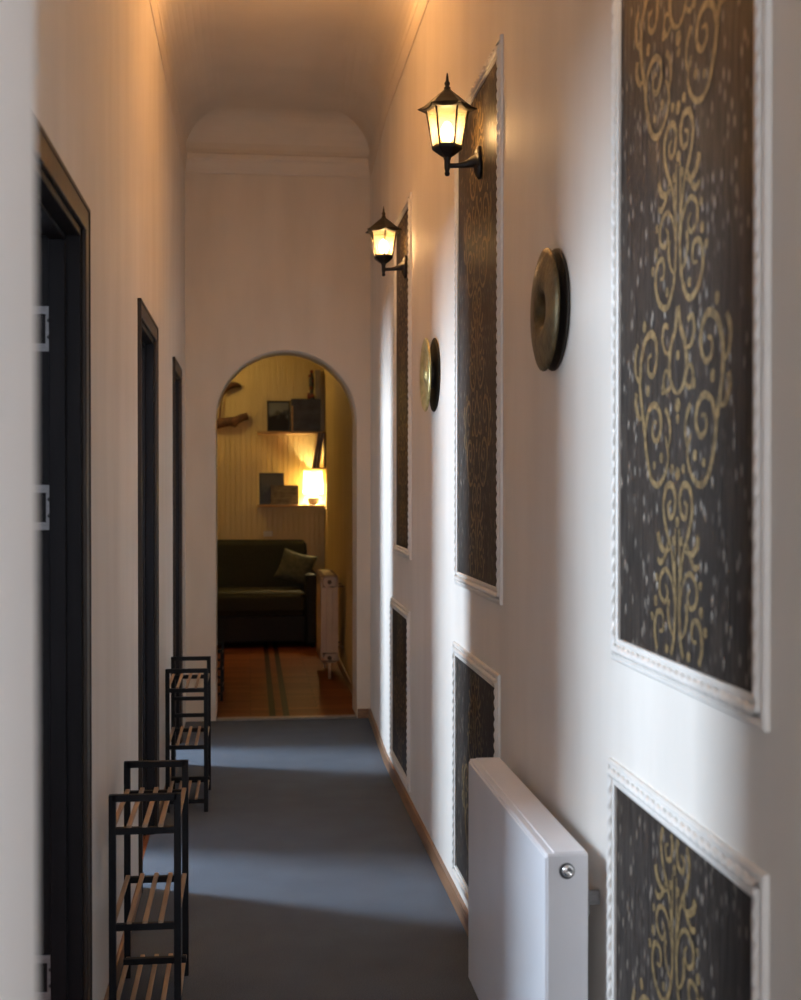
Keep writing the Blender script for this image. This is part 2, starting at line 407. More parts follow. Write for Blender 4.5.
# sitting room beyond the arch
bm = bm_new(); box(bm, XRL - .1, XR + .1, YE + .01, YR + .1, -.08, .004); struct('floor_room', bm, M['parquet'])
bm = bm_new(); box(bm, XRL - .1, XR + .2, YE2, YR + .2, 3.0, 3.1); struct('ceiling_room', bm, M['ceiling'])
def bead_wall(along, fixed, a0, a1, sign, z1=3.0, pitch=.052, depth=.0032):
    """vertical grooved boards; sign = direction (in fixed axis) the face looks"""
    bm = bm_new(); prof = []
    n = int((a1 - a0) / pitch)
    for k in range(n + 1):
        s = a0 + k * pitch
        prof += [(s, 0), (s + .003, -depth), (s + .006, 0), (s + .012, .0025), (s + .016, 0)]
    prof = [p for p in prof if p[0] < a1] + [(a1, 0)]
    lo = []; hi = []
    for s, d in prof:
        for z, l in ((-.08, lo), (z1, hi)):
            c = fixed + sign * d
            l.append(bm.verts.new((s, c, z) if along == 'x' else (c, s, z)))
    for k in range(len(lo) - 1): bm.faces.new((lo[k], lo[k + 1], hi[k + 1], hi[k]))
    f2 = fixed - sign * .12
    def q(s, c, z): return bm.verts.new((s, c, z) if along == 'x' else (c, s, z))
    b = [q(a0, f2, -.08), q(a1, f2, -.08), q(a1, f2, z1), q(a0, f2, z1)]
    bm.faces.new(b)
    bmesh.ops.recalc_face_normals(bm, faces=bm.faces)
    return bm
struct('wall_room_back', bead_wall('x', YR, XRL, XR + .02, -1), M['beadboard'])
struct('wall_room_right', bead_wall('y', XR + .006, YE2, YR, -1), M['beadboard'])
struct('wall_room_left', bead_wall('y', XRL, YE2, YR, 1), M['beadboard'])
bm = bm_new(); box(bm, XR - .008, XR + .006, YE2, YR, .004, .075, .004); struct('baseboard_room', bm, M['baseboard'])

# rooms behind the three doors, each with a window that lets the daylight in
SX = -2.85
WIN = [(3.30, 3.92), (5.92, 6.38), (7.66, 8.12)]
WZ0, WZ1 = 1.15, 2.55
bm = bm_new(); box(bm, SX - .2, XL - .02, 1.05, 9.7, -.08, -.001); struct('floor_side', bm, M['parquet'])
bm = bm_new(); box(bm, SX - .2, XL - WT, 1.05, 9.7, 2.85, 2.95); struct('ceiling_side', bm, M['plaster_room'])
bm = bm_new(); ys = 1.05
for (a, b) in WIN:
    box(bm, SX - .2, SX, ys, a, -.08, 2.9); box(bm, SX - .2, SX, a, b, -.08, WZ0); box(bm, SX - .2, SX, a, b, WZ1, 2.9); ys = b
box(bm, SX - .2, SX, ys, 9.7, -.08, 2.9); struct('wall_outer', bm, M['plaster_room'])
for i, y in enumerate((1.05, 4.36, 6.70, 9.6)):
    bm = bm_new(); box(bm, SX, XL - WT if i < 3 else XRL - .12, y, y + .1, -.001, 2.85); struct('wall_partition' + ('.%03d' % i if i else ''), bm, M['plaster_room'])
bm = bm_new(); box(bm, XRL - .12, XL - WT, YE2 - .01, YE2 + .0, 0, 2.85); bm.free()

def window(name, mk, a, b, z0, z1):
    bm = bm_new(); w = .05
    for (p, q, r, s) in ((a, b, z0, z0 + w), (a, b, z1 - w, z1), (a, a + w, z0, z1), (b - w, b, z0, z1), ((a + b) / 2 - w / 2, (a + b) / 2 + w / 2, z0, z1)):
        mk(bm, p, q, r, s)
    return struct(name, bm, M['whiteplastic'])
for i, (a, b) in enumerate(WIN):
    o = window('window_%d' % (i + 1), lambda bm, p, q, r, s: box(bm, SX - .14, SX - .08, p, q, r, s, .004), a, b, WZ0, WZ1)
    g = bm_new(); box(g, SX - .114, SX - .108, a + .03, b - .03, WZ0 + .03, WZ1 - .03); link('pane', g, M['winglass'], o)
o = window('window_4', lambda bm, p, q, r, s: box(bm, p, q, YB - .14, YB - .08, r, s, .004), BWX0, BWX1, BWZ0, BWZ1)
g = bm_new(); box(g, BWX0 + .03, BWX1 - .03, YB - .114, YB - .108, BWZ0 + .03, BWZ1 - .03); link('pane', g, M['winglass'], o)

o = window('window_5', lambda bm, p, q, r, s: box(bm, XR + .08, XR + .14, p, q, r, s, .004), WY0, WY1, WR0, WR1)  # added unseen window, put here to light the side of the pier
g = bm_new(); box(g, XR + .108, XR + .114, WY0 + .03, WY1 - .03, WR0 + .03, WR1 - .03); link('pane', g, M['winglass'], o)

# doors: casing + jamb, hinges, leaf swung open into the side room
def door(i, a, b):
    oa, ob = OPEN[i]
    r = bpy.data.objects.new('door_%d' % (i + 1), None); COL.objects.link(r); r['kind'] = 'structure'
    r.location = (XL, a, 0)
    def L_(bm, x0, x1, y0, y1, z0, z1, bev=.003): box(bm, x0 - XL, x1 - XL, y0 - a, y1 - a, z0, z1, bev)
    bm = bm_new()
    L_(bm, XL - .001, XL + .011, a, oa + .003, 0, DH); L_(bm, XL - .001, XL + .011, ob - .003, b, 0, DH); L_(bm, XL - .001, XL + .011, a, b, DH - .003, DH + CW)
    L_(bm, XL + .006, XL + .0145, a, a + .012, 0, DH + CW); L_(bm, XL + .006, XL + .0145, b - .012, b, 0, DH + CW); L_(bm, XL + .006, XL + .0145, a, b, DH + CW - .012, DH + CW)
    link('casing', bm, M['casing'], r)
    bm = bm_new(); J = .022
    L_(bm, XL - WT - .005, XL, oa - .002, oa + J, 0, DH); L_(bm, XL - WT - .005, XL, ob - J, ob + .002, 0, DH); L_(bm, XL - WT - .005, XL, oa, ob, DH - J, DH + .001)
    # rebate stop
    L_(bm, XL - .075, XL - .035, oa + J - .001, oa + J + .012, 0, DH - J); L_(bm, XL - .075, XL - .035, ob - J - .012, ob - J + .001, 0, DH - J); L_(bm, XL - .075, XL - .035, oa + J, ob - J, DH - J - .012, DH - J + .001)
    link('jamb', bm, M['darkwood'], r)
    # leaf, standing square to the wall inside the room
    lf = bm_new()
    X1, X0 = XL - WT - .012, XL - WT - .012 - (ob - oa - .05)
    L_(lf, X0, X1, ob - .045, ob - .005, .012, DH - .03, .003)
    for (z0, z1) in ((.18, .95), (1.10, 2.0)):
        L_(lf, X0 + .12, X1 - .12, ob - .053, ob - .044, z0, z1, .004)
    leaf = link('door_leaf', lf, M['darkwood'], r)
    h = bm_new()
    L_(h, X0 + .05, X0 + .09, ob - .056, ob - .044, .96, 1.12, .004)
    tube(h, [(X0 + .07 - XL, ob - .05 - a, 1.06), (X0 + .07 - XL, ob - .095 - a, 1.06), (X0 + .19 - XL, ob - .1 - a, 1.06)], .009)
    link('door_handle', h, M['steel'], leaf)
    for hz in (1.885, 1.45, .30):
        h = bm_new(); yy = ob - J
        # hinge leaf plate let into the jamb, with a dark slot, and knuckle
        L_(h, XL - .120, XL - .067, yy - .0035, yy + .002, hz + .036, hz + .055, .001)
        L_(h, XL - .120, XL - .067, yy - .0035, yy + .002, hz - .055, hz - .036, .001)
        L_(h, XL - .084, XL - .067, yy - .0035, yy + .002, hz - .037, hz + .037, .001)
        tube(h, [(-.125, yy - .006 - a, hz - .055), (-.125, yy - .006 - a, hz + .055)], .007)
        ho = link('hinge', h, M['steel'], r)
        s = bm_new()
        for dz in (.02, -.02): lathe(s, [(0, 0), (.005, .0), (.005, .0012), (0, .002)], 10, Matrix.Translation((-.0755, yy - a - .0035, hz + dz)) @ Matrix.Rotation(PI / 2, 4, 'X'))
        link('screw', s, M['rubber'], ho)
for i, (a, b) in enumerate(DOORS): door(i, a, b)

# ------------------------------------------------------------------ framed wallpaper panels
def ribbon(bm, pts, w0, w1, x, mi, bulge=0):
    """flat strip in the panel plane through (u,v) points; x = height above the paper (towards -X)"""
    n = len(pts); Ls = []; Rs = []
    for i, p in enumerate(pts):
        d = Vector((pts[min(i + 1, n - 1)][0] - pts[max(i - 1, 0)][0], pts[min(i + 1, n - 1)][1] - pts[max(i - 1, 0)][1]))
        if d.length < 1e-9: d = Vector((1, 0))
        d.normalize(); t = i / (n - 1)
        w = (w0 + (w1 - w0) * t + bulge * math.sin(PI * t)) / 2
        nx, ny = -d.y, d.x
        Ls.append((p[0] + nx * w, p[1] + ny * w)); Rs.append((p[0] - nx * w, p[1] - ny * w))
    return Ls, Rs

def spiral(cx, cy, r0, r1, a0, turns, n=26):
    return [(cx + (r0 + (r1 - r0) * k / n) * math.cos(a0 + 2 * PI * turns * k / n), cy + (r0 + (r1 - r0) * k / n) * math.sin(a0 + 2 * PI * turns * k / n)) for k in range(n + 1)]

def cat2(pts, n=7): return [(p.x, p.y) for p in catmull([(a, b, 0) for a, b in pts], n)]

def motif():
    """half of the scroll (u>0), one repeat tall (v 0..PER): list of (points, w0, w1, bulge)"""
    S = []
    def dot(u, v, r): S.append((spiral(u, v, r * .55, r * .55, 0, 1, 10), r * 1.1, r * 1.1, 0))
    # narrow column: lower pair of hooks turned outwards
    S.append((cat2([(.010, .235), (.012, .17), (.010, .11), (.020, .050), (.055, .012), (.100, .022), (.124, .055), (.112, .090), (.080, .092), (.076, .066), (.098, .062)]), .006, .006, .007))
    S.append((cat2([(.012, .105), (.026, .145), (.060, .166), (.094, .152), (.096, .124), (.068, .112), (.052, .128), (.066, .142)]), .006, .005, .005))
    S.append((cat2([(.020, .060), (.040, .075), (.050, .100), (.044, .118)]), .004, .010, .004))
    # upper pair closing into a heart
    S.append((cat2([(.016, .150), (.030, .195), (.062, .235), (.076, .270), (.060, .300), (.030, .304), (.012, .284), (.020, .258), (.042, .252), (.050, .270), (.034, .278)]), .008, .006, .006))
    S.append((cat2([(.040, .200), (.070, .196), (.096, .208), (.106, .226)]), .004, .017, .004))
    S.append((cat2([(.050, .212), (.064, .190), (.090, .176), (.108, .182)]), .004, .010, .004))
    for (u, v, r) in ((.020, .215, .008), (.120, .110, .009), (.140, .082, .008), (.0, .322, .011), (.030, .330, .008), (.058, .036, .008), (.116, .150, .007), (.0, .245, .009)): dot(u, v, r)
    # wide lyre
    S.append((cat2([(.066, .385), (.050, .352), (.068, .322), (.110, .304), (.150, .318), (.176, .360), (.192, .410), (.212, .460), (.214, .508), (.190, .548), (.150, .562), (.120, .544), (.116, .512), (.138, .490), (.164, .498), (.166, .520), (.146, .526)]), .007, .007, .009))
    S.append((cat2([(.186, .392), (.168, .428), (.130, .440), (.098, .424), (.094, .396), (.116, .378), (.140, .388), (.138, .408), (.118, .410)]), .013, .006, .003))
    S.append((cat2([(.200, .420), (.226, .424), (.244, .446), (.240, .466)]), .005, .018, .004))
    S.append((cat2([(.214, .482), (.240, .496), (.248, .526), (.232, .552)]), .006, .014, .004))
    S.append((cat2([(.052, .362), (.040, .385), (.046, .412), (.066, .430)]), .005, .012, .003))
    # hanging drop in the middle of the lyre
    S.append((cat2([(.0, .450), (.028, .462), (.046, .492), (.036, .530), (.014, .556), (.004, .590)]), .006, .012, .006))
    S.append((cat2([(.034, .468), (.062, .456), (.078, .474), (.066, .492), (.048, .484)]), .008, .005, .003))
    S.append((cat2([(.040, .520), (.066, .522), (.084, .544), (.074, .566), (.050, .562)]), .006, .010, .003))
    for (u, v, r) in ((.0, .432, .012), (.080, .462, .009), (.170, .466, .010), (.0, .410, .008), (.088, .350, .009), (.190, .578, .010), (.130, .338, .007), (.0, .512, .008)): dot(u, v, r)
    return S
PER = .63
MOT = [([(u, v * PER / .584) for u, v in p], a, b, c) for p, a, b, c in motif()]

def wallpaper_mesh(w, h, v0, uc):
    """paper lies in x=0, u along +y from 0..w, v along z 0..h; scroll column centred on uc"""
    bm = bm_new()
    f = bm.faces.new([bm.verts.new(p) for p in ((-.002, 0, 0), (-.002, 0, h), (-.002, w, h), (-.002, w, 0))]); f.material_index = 0
    k0 = int((-v0) // PER) - 1
    lvl = 0
    for k in range(k0, k0 + int(h / PER) + 4):
        for (pts, w0, w1, bl) in MOT:
            for sg in (1, -1):
                P = [(uc + sg * u, v0 + k * PER + v) for u, v in pts]
                lvl = (lvl + 1) % 9
                x = -.0026 - lvl * .00006
                Ls, Rs = ribbon(bm, P, w0, w1, x, 1, bl)
                for i in range(len(P) - 1):
                    q = (Ls[i], Ls[i + 1], Rs[i + 1], Rs[i])
                    if all(.002 < a < w - .002 and .002 < b < h - .002 for a, b in q):
                        g = bm.faces.new([bm.verts.new((x, a, b)) for a, b in q]); g.material_index = 1
    for f in bm.faces:
        if f.normal.x > 0: f.normal_flip()
    bm.normal_update()
    for f in bm.faces:
        if f.normal.x > 0: f.normal_flip()
    return bm

def rope(bm, p0, p1, r0=.0085, pitch=.032):
    p0, p1 = Vector(p0), Vector(p1); d = p1 - p0; Ln = d.length; d.normalize()
    a = Vector((-1, 0, 0)); b = d.cross(a)
    n = max(6, int(Ln / pitch * 6)); seg = 10; prev = None
    for i in range(n + 1):
        s = Ln * i / n
        ring = []
        for k in range(seg):
            th = 2 * PI * k / seg
            r = r0 * (1 + .24 * math.cos(2 * th - 2 * PI * s / pitch))
            ring.append(bm.verts.new(p0 + d * s + (a * math.cos(th) + b * math.sin(th)) * r))
        if prev:
            for k in range(seg):
                f = bm.faces.new((prev[k], prev[(k + 1) % seg], ring[(k + 1) % seg], ring[k])); f.smooth = True
        prev = ring

def frame_mesh(w, h, mw=.046):
    """mitred moulding round a w x h opening, standing proud towards -X"""
    bm = bm_new()
    prof = [(0, 0), (0, -.007), (.003, -.009), (.009, -.009), (.012, -.006), (.033, -.006), (.036, -.010), (.042, -.010), (mw, -.007), (mw, 0)]
    prev = None; first = None
    cs = [(-1, -1), (1, -1), (1, 1), (-1, 1)]
    rings = []
    for sy, sz in cs:
        rings.append([bm.verts.new((x, (w if sy > 0 else 0) + sy * o, (h if sz > 0 else 0) + sz * o)) for o, x in prof])
    for k in range(4):
        A, B = rings[k], rings[(k + 1) % 4]
        for i in range(len(prof) - 1): bm.faces.new((A[i], B[i], B[i + 1], A[i + 1]))
    bmesh.ops.recalc_face_normals(bm, faces=bm.faces)
    return bm

def rope_mesh(w, h):
    bm = bm_new(); m = .022; x = -.006
    rope(bm, (x, -m, -m), (x, w + m, -m)); rope(bm, (x, -m, h + m), (x, w + m, h + m))
    rope(bm, (x, -m, -m), (x, -m, h + m)); rope(bm, (x, w + m, -m), (x, w + m, h + m))
    bmesh.ops.recalc_face_normals(bm, faces=bm.faces)
    return bm

def panel(y0, y1, z0, z1, label, v0, group):
    t = thing('wall_panel', label, 'wall panel', (XR, y0, z0), 0, group)
    w, h = y1 - y0, z1 - z0
    link('wallpaper', wallpaper_mesh(w, h, v0, w / 2), [M['wallpaper'], M['gold']], t)
    fr = link('moulding', frame_mesh(w, h), M['moulding'], t)
    link('rope_bead', rope_mesh(w, h), M['moulding'], fr)
    return t
GU, GL = 'tall wallpaper panels on the right wall', 'low wallpaper panels on the right wall'
panel(1.822, 2.522, 1.197, 2.80, 'tall dark wallpaper panel in white rope frame, nearest and largest, over the right foreground', -.022 - PER, GU)
panel(3.79, 4.55, 1.20, 2.775, 'tall dark wallpaper panel in white frame behind the larger nearer lantern', -.022 - PER, GU)
panel(5.95, 6.51, 1.21, 2.80, 'tall narrow looking wallpaper panel in white frame behind the smaller far lantern', -.022 - PER, GU)
panel(1.822, 2.545, .14, .90, 'low brown wallpaper panel in white frame, nearest one, right of the white radiator', .43 - 2 * PER, GL)
panel(3.825, 4.59, .145, .897, 'low brown wallpaper panel in white frame partly hidden by the white radiator', .43 - 2 * PER, GL)
panel(6.0, 6.69, .135, .878, 'low dark wallpaper panel in white frame farthest along, near the arch', .43 - 2 * PER, GL)

# ------------------------------------------------------------------ lantern wall lights
def lantern(loc, label, ROT0=PI / 6):
    """origin on the wall at the arm; lantern body stands out towards -X"""
    t = thing('wall_lantern', label, 'wall lantern', loc, 0, 'lantern lights on the right wall')
    cx = -.108      # body axis
    def hexring(r, z, rot=ROT0): return [Vector((cx + r * math.cos(rot + k * PI / 3), r * math.sin(rot + k * PI / 3), z)) for k in range(6)]
    def hexsolid(bm, prof):
        prev = None
        for r, z in prof:
            ring = [bm.verts.new(p) for p in hexring(r, z)]
            if prev:
                for k in range(6): bm.faces.new((prev[k], prev[(k + 1) % 6], ring[(k + 1) % 6], ring[k]))
            else: bm.faces.new(list(reversed(ring)))
            prev = ring
        bm.faces.new(prev)
        bmesh.ops.recalc_face_normals(bm, faces=bm.faces)
    # back plate
    bm = bm_new()
    t2 = [(0, 0)] ; 
    lathe(bm, [(0, 0), (.030, 0), (.032, .006), (.026, .012), (.018, .018), (0, .020)], 20, Matrix.Diagonal((1, 1, 2.0, 1)) @ Matrix.Rotation(-PI / 2, 4, 'Y') if False else Matrix.Rotation(-PI / 2, 4, 'Y') @ Matrix.Diagonal((1.75, .75, 1.25, 1)))
    for dz in (.042, -.042): lathe(bm, [(0, .004), (.006, .006), (.006, .012), (0, .015)], 10, Matrix.Translation((0, 0, dz)) @ Matrix.Rotation(-PI / 2, 4, 'Y'))
    link('back_plate', bm, M['iron'], t)
    # arm flaring to the plate
    bm = bm_new()
    P = catmull([(-.010, 0, .002), (-.026, 0, .0), (-.050, 0, -.008), (-.078, 0, -.012), (cx, 0, -.013)], 6)
    rr = []
    for i in range(len(P)):
        s = i / (len(P) - 1); rr.append(.0078 + .024 * max(0, 1 - s * 1.25) ** 2)
    tube(bm, P, rr, 12)
    link('arm', bm, M['iron'], t)
    # stem and drop finial below the body
    bm = bm_new()
    lathe(bm, [(0, -.047), (.006, -.045), (.009, -.038), (.006, -.031), (.008, -.027), (.0095, -.02), (.0095, .004), (.012, .008), (.012, .016), (0, .016)], 16, Matrix.Translation((cx, 0, 0)))
    link('stem', bm, M['iron'], t)
    # base cup
    bm = bm_new(); hexsolid(bm, [(.012, .012), (.022, .018), (.036, .028), (.046, .036), (.049, .040), (.049, .046), (.043, .048)])
    link('base_cup', bm, M['iron'], t)
    # six glazing bars and rings
    bm = bm_new(); lo, hi = hexring(.046, .047), hexring(.067, .166)
    for k in range(6):
        tube(bm, [lo[k], hi[k]], .0034, 6, smooth=False)
        tube(bm, [lo[k], lo[(k + 1) % 6]], .003, 6, smooth=False); tube(bm, [hi[k], hi[(k + 1) % 6]], .0036, 6, smooth=False)
    link('cage', bm, M['iron'], t)
    lo, hi = hexring(.0445, .047), hexring(.0655, .166)
    for k in range(6):
        bm = bm_new(); j = (k + 1) % 6
        n = (lo[k] + lo[j]) / 2 - Vector((cx, 0, .047)); n.z = 0; n.normalize()
        q = [lo[k], lo[j], hi[j], hi[k]]
        va = [bm.verts.new(p) for p in q]
        bm.faces.new(va)
        link('glass_pane', bm, M['pane'], t)
    # roof with flared, scalloped eaves
    bm = bm_new()
    prof = [(.083, .157), (.087, .160), (.078, .174), (.060, .188), (.040, .205), (.022, .219), (.012, .227), (.010, .231)]
    prev = None; seg = 36
    for i, (r, z) in enumerate(prof):
        ring = []
        for k in range(seg):
            th = 2 * PI * k / seg
            a = ((th - ROT0) % (PI / 3)) - PI / 6
            hexf = math.cos(PI / 6) / math.cos(a)          # hexagon instead of circle
            lift = (.006 * (abs(a) / (PI / 6)) ** 2) * (1 if i < 2 else 0)
            tip = 1 + (.10 * (abs(a) / (PI / 6)) ** 6 if i < 2 else 0)
            ring.append(bm.verts.new((cx + r * hexf * tip * math.cos(th), r * hexf * tip * math.sin(th), z + lift)))
        if prev:
            for k in range(seg): bm.faces.new((prev[k], prev[(k + 1) % seg], ring[(k + 1) % seg], ring[k]))
        else: bm.faces.new(list(reversed(ring)))
        prev = ring
    bm.faces.new(prev); bmesh.ops.recalc_face_normals(bm, faces=bm.faces)
    link('roof', bm, M['roofiron'], t)
    # finial
    bm = bm_new()
    lathe(bm, [(0, .228), (.010, .228), (.011, .234), (.006, .238), (.009, .245), (.009, .249), (.005, .255), (.004, .266), (.002, .279), (0, .282)], 14, Matrix.Translation((cx, 0, 0)))
    link('finial', bm, M['iron'], t)
    # lamp holder and bulb
    bm = bm_new()
    lathe(bm, [(0, .046), (.012, .046), (.012, .064), (0, .064)], 14, Matrix.Translation((cx, 0, 0)))
    link('lamp_holder', bm, M['whiteplastic'], t)
    bm = bm_new()
    lathe(bm, [(0, .064), (.010, .065), (.017, .072), (.0205, .084), (.0195, .098), (.014, .112), (.008, .122), (0, .127)], 14, Matrix.Translation((cx, 0, 0)))
    link('bulb', bm, M['bulb'], t)
    return t
lan = lantern((XR - .003, 4.10, 2.535), 'larger nearer lit black lantern on arm over the middle tall wallpaper panel', math.radians(-130))
far = lantern((XR - .003, 6.08, 2.535), 'smaller far lit black lantern on the far tall wallpaper panel near the arch')
dup(far, (XR - .003, 2.15, 2.535), 'lit black lantern above the nearest tall wallpaper panel, over the top edge')

# ------------------------------------------------------------------ brass plates on the wall
def plate(y, z, label, mat, prof, rad, deep=False):
    t = thing('wall_plate', label, 'wall plate', (XR, y, z), 0, 'brass plates on the right wall')
    rot = Matrix.Rotation(-PI / 2, 4, 'Y')     # local Z -> -X
    bm = bm_new(); lathe(bm, [(0, 0), (rad - .004, 0), (rad, .002), (rad, .006), (rad - .003, .008), (0, .008)], 56, rot)
    lathe(bm, [(.055, .007), (.048, .012), (0, .012)] if deep else [(.055, .007), (.05, .026), (0, .026)], 32, rot)
    link('backing_disc', bm, M['backing'], t)
    bm = bm_new(); lathe(bm, prof, 64, rot, caps=False); link('brass_face', bm, mat, t)
    return t
R1 = .147
plate(3.085, 1.928, 'round dark brass plate with deep centre between the two nearest tall wallpaper panels', M['brass_dark'],
      [(0, .0135), (.034, .0135), (.038, .016), (.041, .027), (.050, .036), (.068, .040), (.090, .040), (.112, .038), (.132, .034), (R1, .029), (R1 + .001, .026), (R1 - .004, .024), (.120, .026), (.08, .026), (.05, .020), (.04, .0125), (0, .0128)], R1, True)
plate(5.15, 1.948, 'round yellow brass plate with domed centre between middle and far tall wallpaper panels', M['brass_gold'],
      [(0, .050), (.022, .046), (.036, .038), (.046, .034), (.090, .034), (.104, .040), (.126, .044), (.140, .044), (R1, .040), (R1, .036), (.120, .032), (.05, .026), (0, .026)], R1)

# ------------------------------------------------------------------ white panel radiator
def panel_radiator():
    X0, X1, Y0, Y1, Z0, Z1 = .608, .700, 2.643, 3.60, .12, .737
    t = thing('panel_radiator', 'long white steel panel radiator low on the right wall in the foreground', 'radiator', (X0, Y0, Z0))
    w, l, h = X1 - X0, Y1 - Y0, Z1 - Z0
    bm = bm_new(); box(bm, 0, .014, .002, l - .002, 0, h - .006, .005, 3); box(bm, w - .014, w - .002, .012, l - .012, .01, h - .02, .004)
    link('front_panel', bm, M['rad_white'], t)
    bm = bm_new(); box(bm, .016, w - .016, .02, l - .02, .03, h - .03)
    link('convector_core', bm, M['rad_white'], t)
    bm = bm_new(); box(bm, .004, w, .0, l, h - .012, h, .003); box(bm, .020, w - .004, .004, l - .004, h - .002, h + .0025, .0012)
    link('top_cover', bm, M['rad_white'], t)
    for y0 in (-.0015, l - .0025):
        bm = bm_new(); box(bm, .006, w, y0, y0 + .004, .01, h - .004, .0015); link('side_panel', bm, M['rad_white'], t)
    rot = Matrix.Rotation(PI / 2, 4, 'X')      # local Z -> -Y
    T = Matrix.Translation((.046, -.0015, h - .036))
    bm = bm_new(); lathe(bm, [(0, 0), (.0165, 0), (.0165, .004), (.0145, .008), (.011, .009), (0, .009)], 24, T @ rot)
    p = link('plug_washer', bm, M['rubber'], t)
    bm = bm_new(); lathe(bm, [(0, .008), (.0115, .008), (.0125, .012), (.011, .018), (.006, .020), (.004, .016), (0, .016)], 24, T @ Matrix.Translation((0, 0, .003)) @ rot)
    link('bleed_plug', bm, M['chrome'], p)
    for y0 in (.03, l - .05):
        for zz in (h - .12, .08):
            bm = bm_new(); box(bm, w - .004, XR - X0 - .001, y0, y0 + .008, zz, zz + .03, .001); box(bm, w - .002, w + .010, y0 - .006, y0 + .004, zz - .02, zz + .012, .001)
            link('wall_bracket', bm, M['steel'], t)
    bm = bm_new(); tube(bm, [(w - .03, .06, .01), (w - .03, .06, -Z0 + .001)], .009); tube(bm, [(w - .03, .12, .01), (w - .03, .12, -Z0 + .001)], .009)
    link('supply_pipe', bm, M['rad_white'], t)
panel_radiator()

# ------------------------------------------------------------------ shoe racks
def shoe_rack(name, loc, label, w=.194, l=.45, top=.662, levels=(.575, .312, .062), extra=(), group='shoe racks along the left wall', mid=True, rz=0):
    t = thing(name, label, 'shoe rack', loc, rz, group)
    s = .0095
    for x in (s, w - s):
        for y in (s, l - s):
            bm = bm_new(); box(bm, x - s, x + s, y - s, y + s, 0, top, .0015); link('post', bm, M['rackblack'], t)
    for y in (s, l - s):
        bm = bm_new(); box(bm, s, w - s, y - s, y + s, top - 2 * s, top, .0015); link('top_rail', bm, M['rackblack'], t)
    for z in levels:
        for y in (s, l - s):
            bm = bm_new(); box(bm, s, w - s, y - .008, y + .008, z - .022, z - .003, .0015); link('cross_rail', bm, M['rackblack'], t)
        bm = bm_new(); n = 5
        for k in range(n):
            x = .012 + (w - .024) * k / (n - 1)
            box(bm, x - .0068, x + .0068, .002, l - .002, z - .004, z + .005, .002)
        link('slatted_shelf', bm, M['bamboo'], t)
    if mid:
        z = levels[-1]
        bm = bm_new(); box(bm, .004, w - .004, l * .80, l * .80 + .02, z + .004, z + .022, .0015); link('cross_rail', bm, M['rackblack'], t)
    for z in extra:
        bm = bm_new(); box(bm, s, w - s, l - 2 * s, l, z - .009, z + .009, .0015); link('cross_rail', bm, M['rackblack'], t)
    return t
shoe_rack('shoe_rack', (-.383, 3.59, 0), 'nearest black metal shoe rack with pale bamboo slats, against the left wall')
shoe_rack('shoe_rack', (-.388, 6.05, 0), 'farther black metal shoe rack with bamboo slats, left wall before the last door', extra=(.455, .372))
shoe_rack('shoe_rack', (-.385, 9.15, .004), 'low black shoe rack just inside the room, left side behind the arch', w=.195, top=.362, levels=(.30, .18, .062), mid=False)

# ------------------------------------------------------------------ sitting room furniture
def soft_box(bm, x0, x1, y0, y1, z0, z1, bev, puff=0.0, seg=4):
    t = bmesh.new(); bmesh.ops.create_cube(t, size=1)
    bmesh.ops.subdivide_edges(t, edges=list(t.edges), cuts=6, use_grid_fill=True)
    for v in t.verts:
        c = v.co.copy()
        c = Vector((c.x * (1 + puff * (1 - (2 * c.y) ** 2) * (1 - (2 * c.z) ** 2) * 1.0), c.y * (1 + puff * (1 - (2 * c.x) ** 2) * (1 - (2 * c.z) ** 2)), c.z * (1 + puff * (1 - (2 * c.x) ** 2) * (1 - (2 * c.y) ** 2))))
        v.co = Vector(((x0 + x1) / 2 + c.x * (x1 - x0), (y0 + y1) / 2 + c.y * (y1 - y0), (z0 + z1) / 2 + c.z * (z1 - z0)))
    ed = [e for e in t.edges if e.calc_face_angle(0) > .9]
    bmesh.ops.bevel(t, geom=ed, offset=bev, segments=seg, profile=.5, affect='EDGES')
    for f in t.faces: f.smooth = True
    merge(bm, t)

def sofa():
    X0, X1, Y0, Y1 = -.80, .63, 12.10, 12.93
    t = thing('sofa', 'dark green upholstered sofa with square black arms in the room beyond the arch', 'sofa', (X0, Y0, .004))
    w, d = X1 - X0, Y1 - Y0; aw = .118
    bm = bm_new(); soft_box(bm, aw - .005, w - aw + .005, .03, d - .05, .05, .30, .02); link('base', bm, M['sofa_black'], t)
    bm = bm_new(); soft_box(bm, aw + .003, w - aw - .003, .0, d - .17, .30, .525, .045, .03); link('seat_cushion', bm, M['sofa_seat'], t)
    bm = bm_new()
    soft_box(bm, aw - .02, w - aw + .035, d - .25, d - .03, .36, .975, .05, .02)
    bmesh.ops.transform(bm, matrix=Matrix.Translation((0, 0, 0)), verts=bm.verts)
    link('backrest', bm, M['sofa'], t)
    for x in (0, w - aw):
        bm = bm_new(); soft_box(bm, x, x + aw, .005, d - .04, .03, .68, .022); link('armrest', bm, M['sofa_black'], t)
    for x in (.05, w - .05):
        for y in (.06, d - .1):
            bm = bm_new(); lathe(bm, [(0, 0), (.018, 0), (.024, .05), (0, .05)], 14, Matrix.Translation((x, y, 0))); link('leg', bm, M['sofa_black'], t)
sofa()

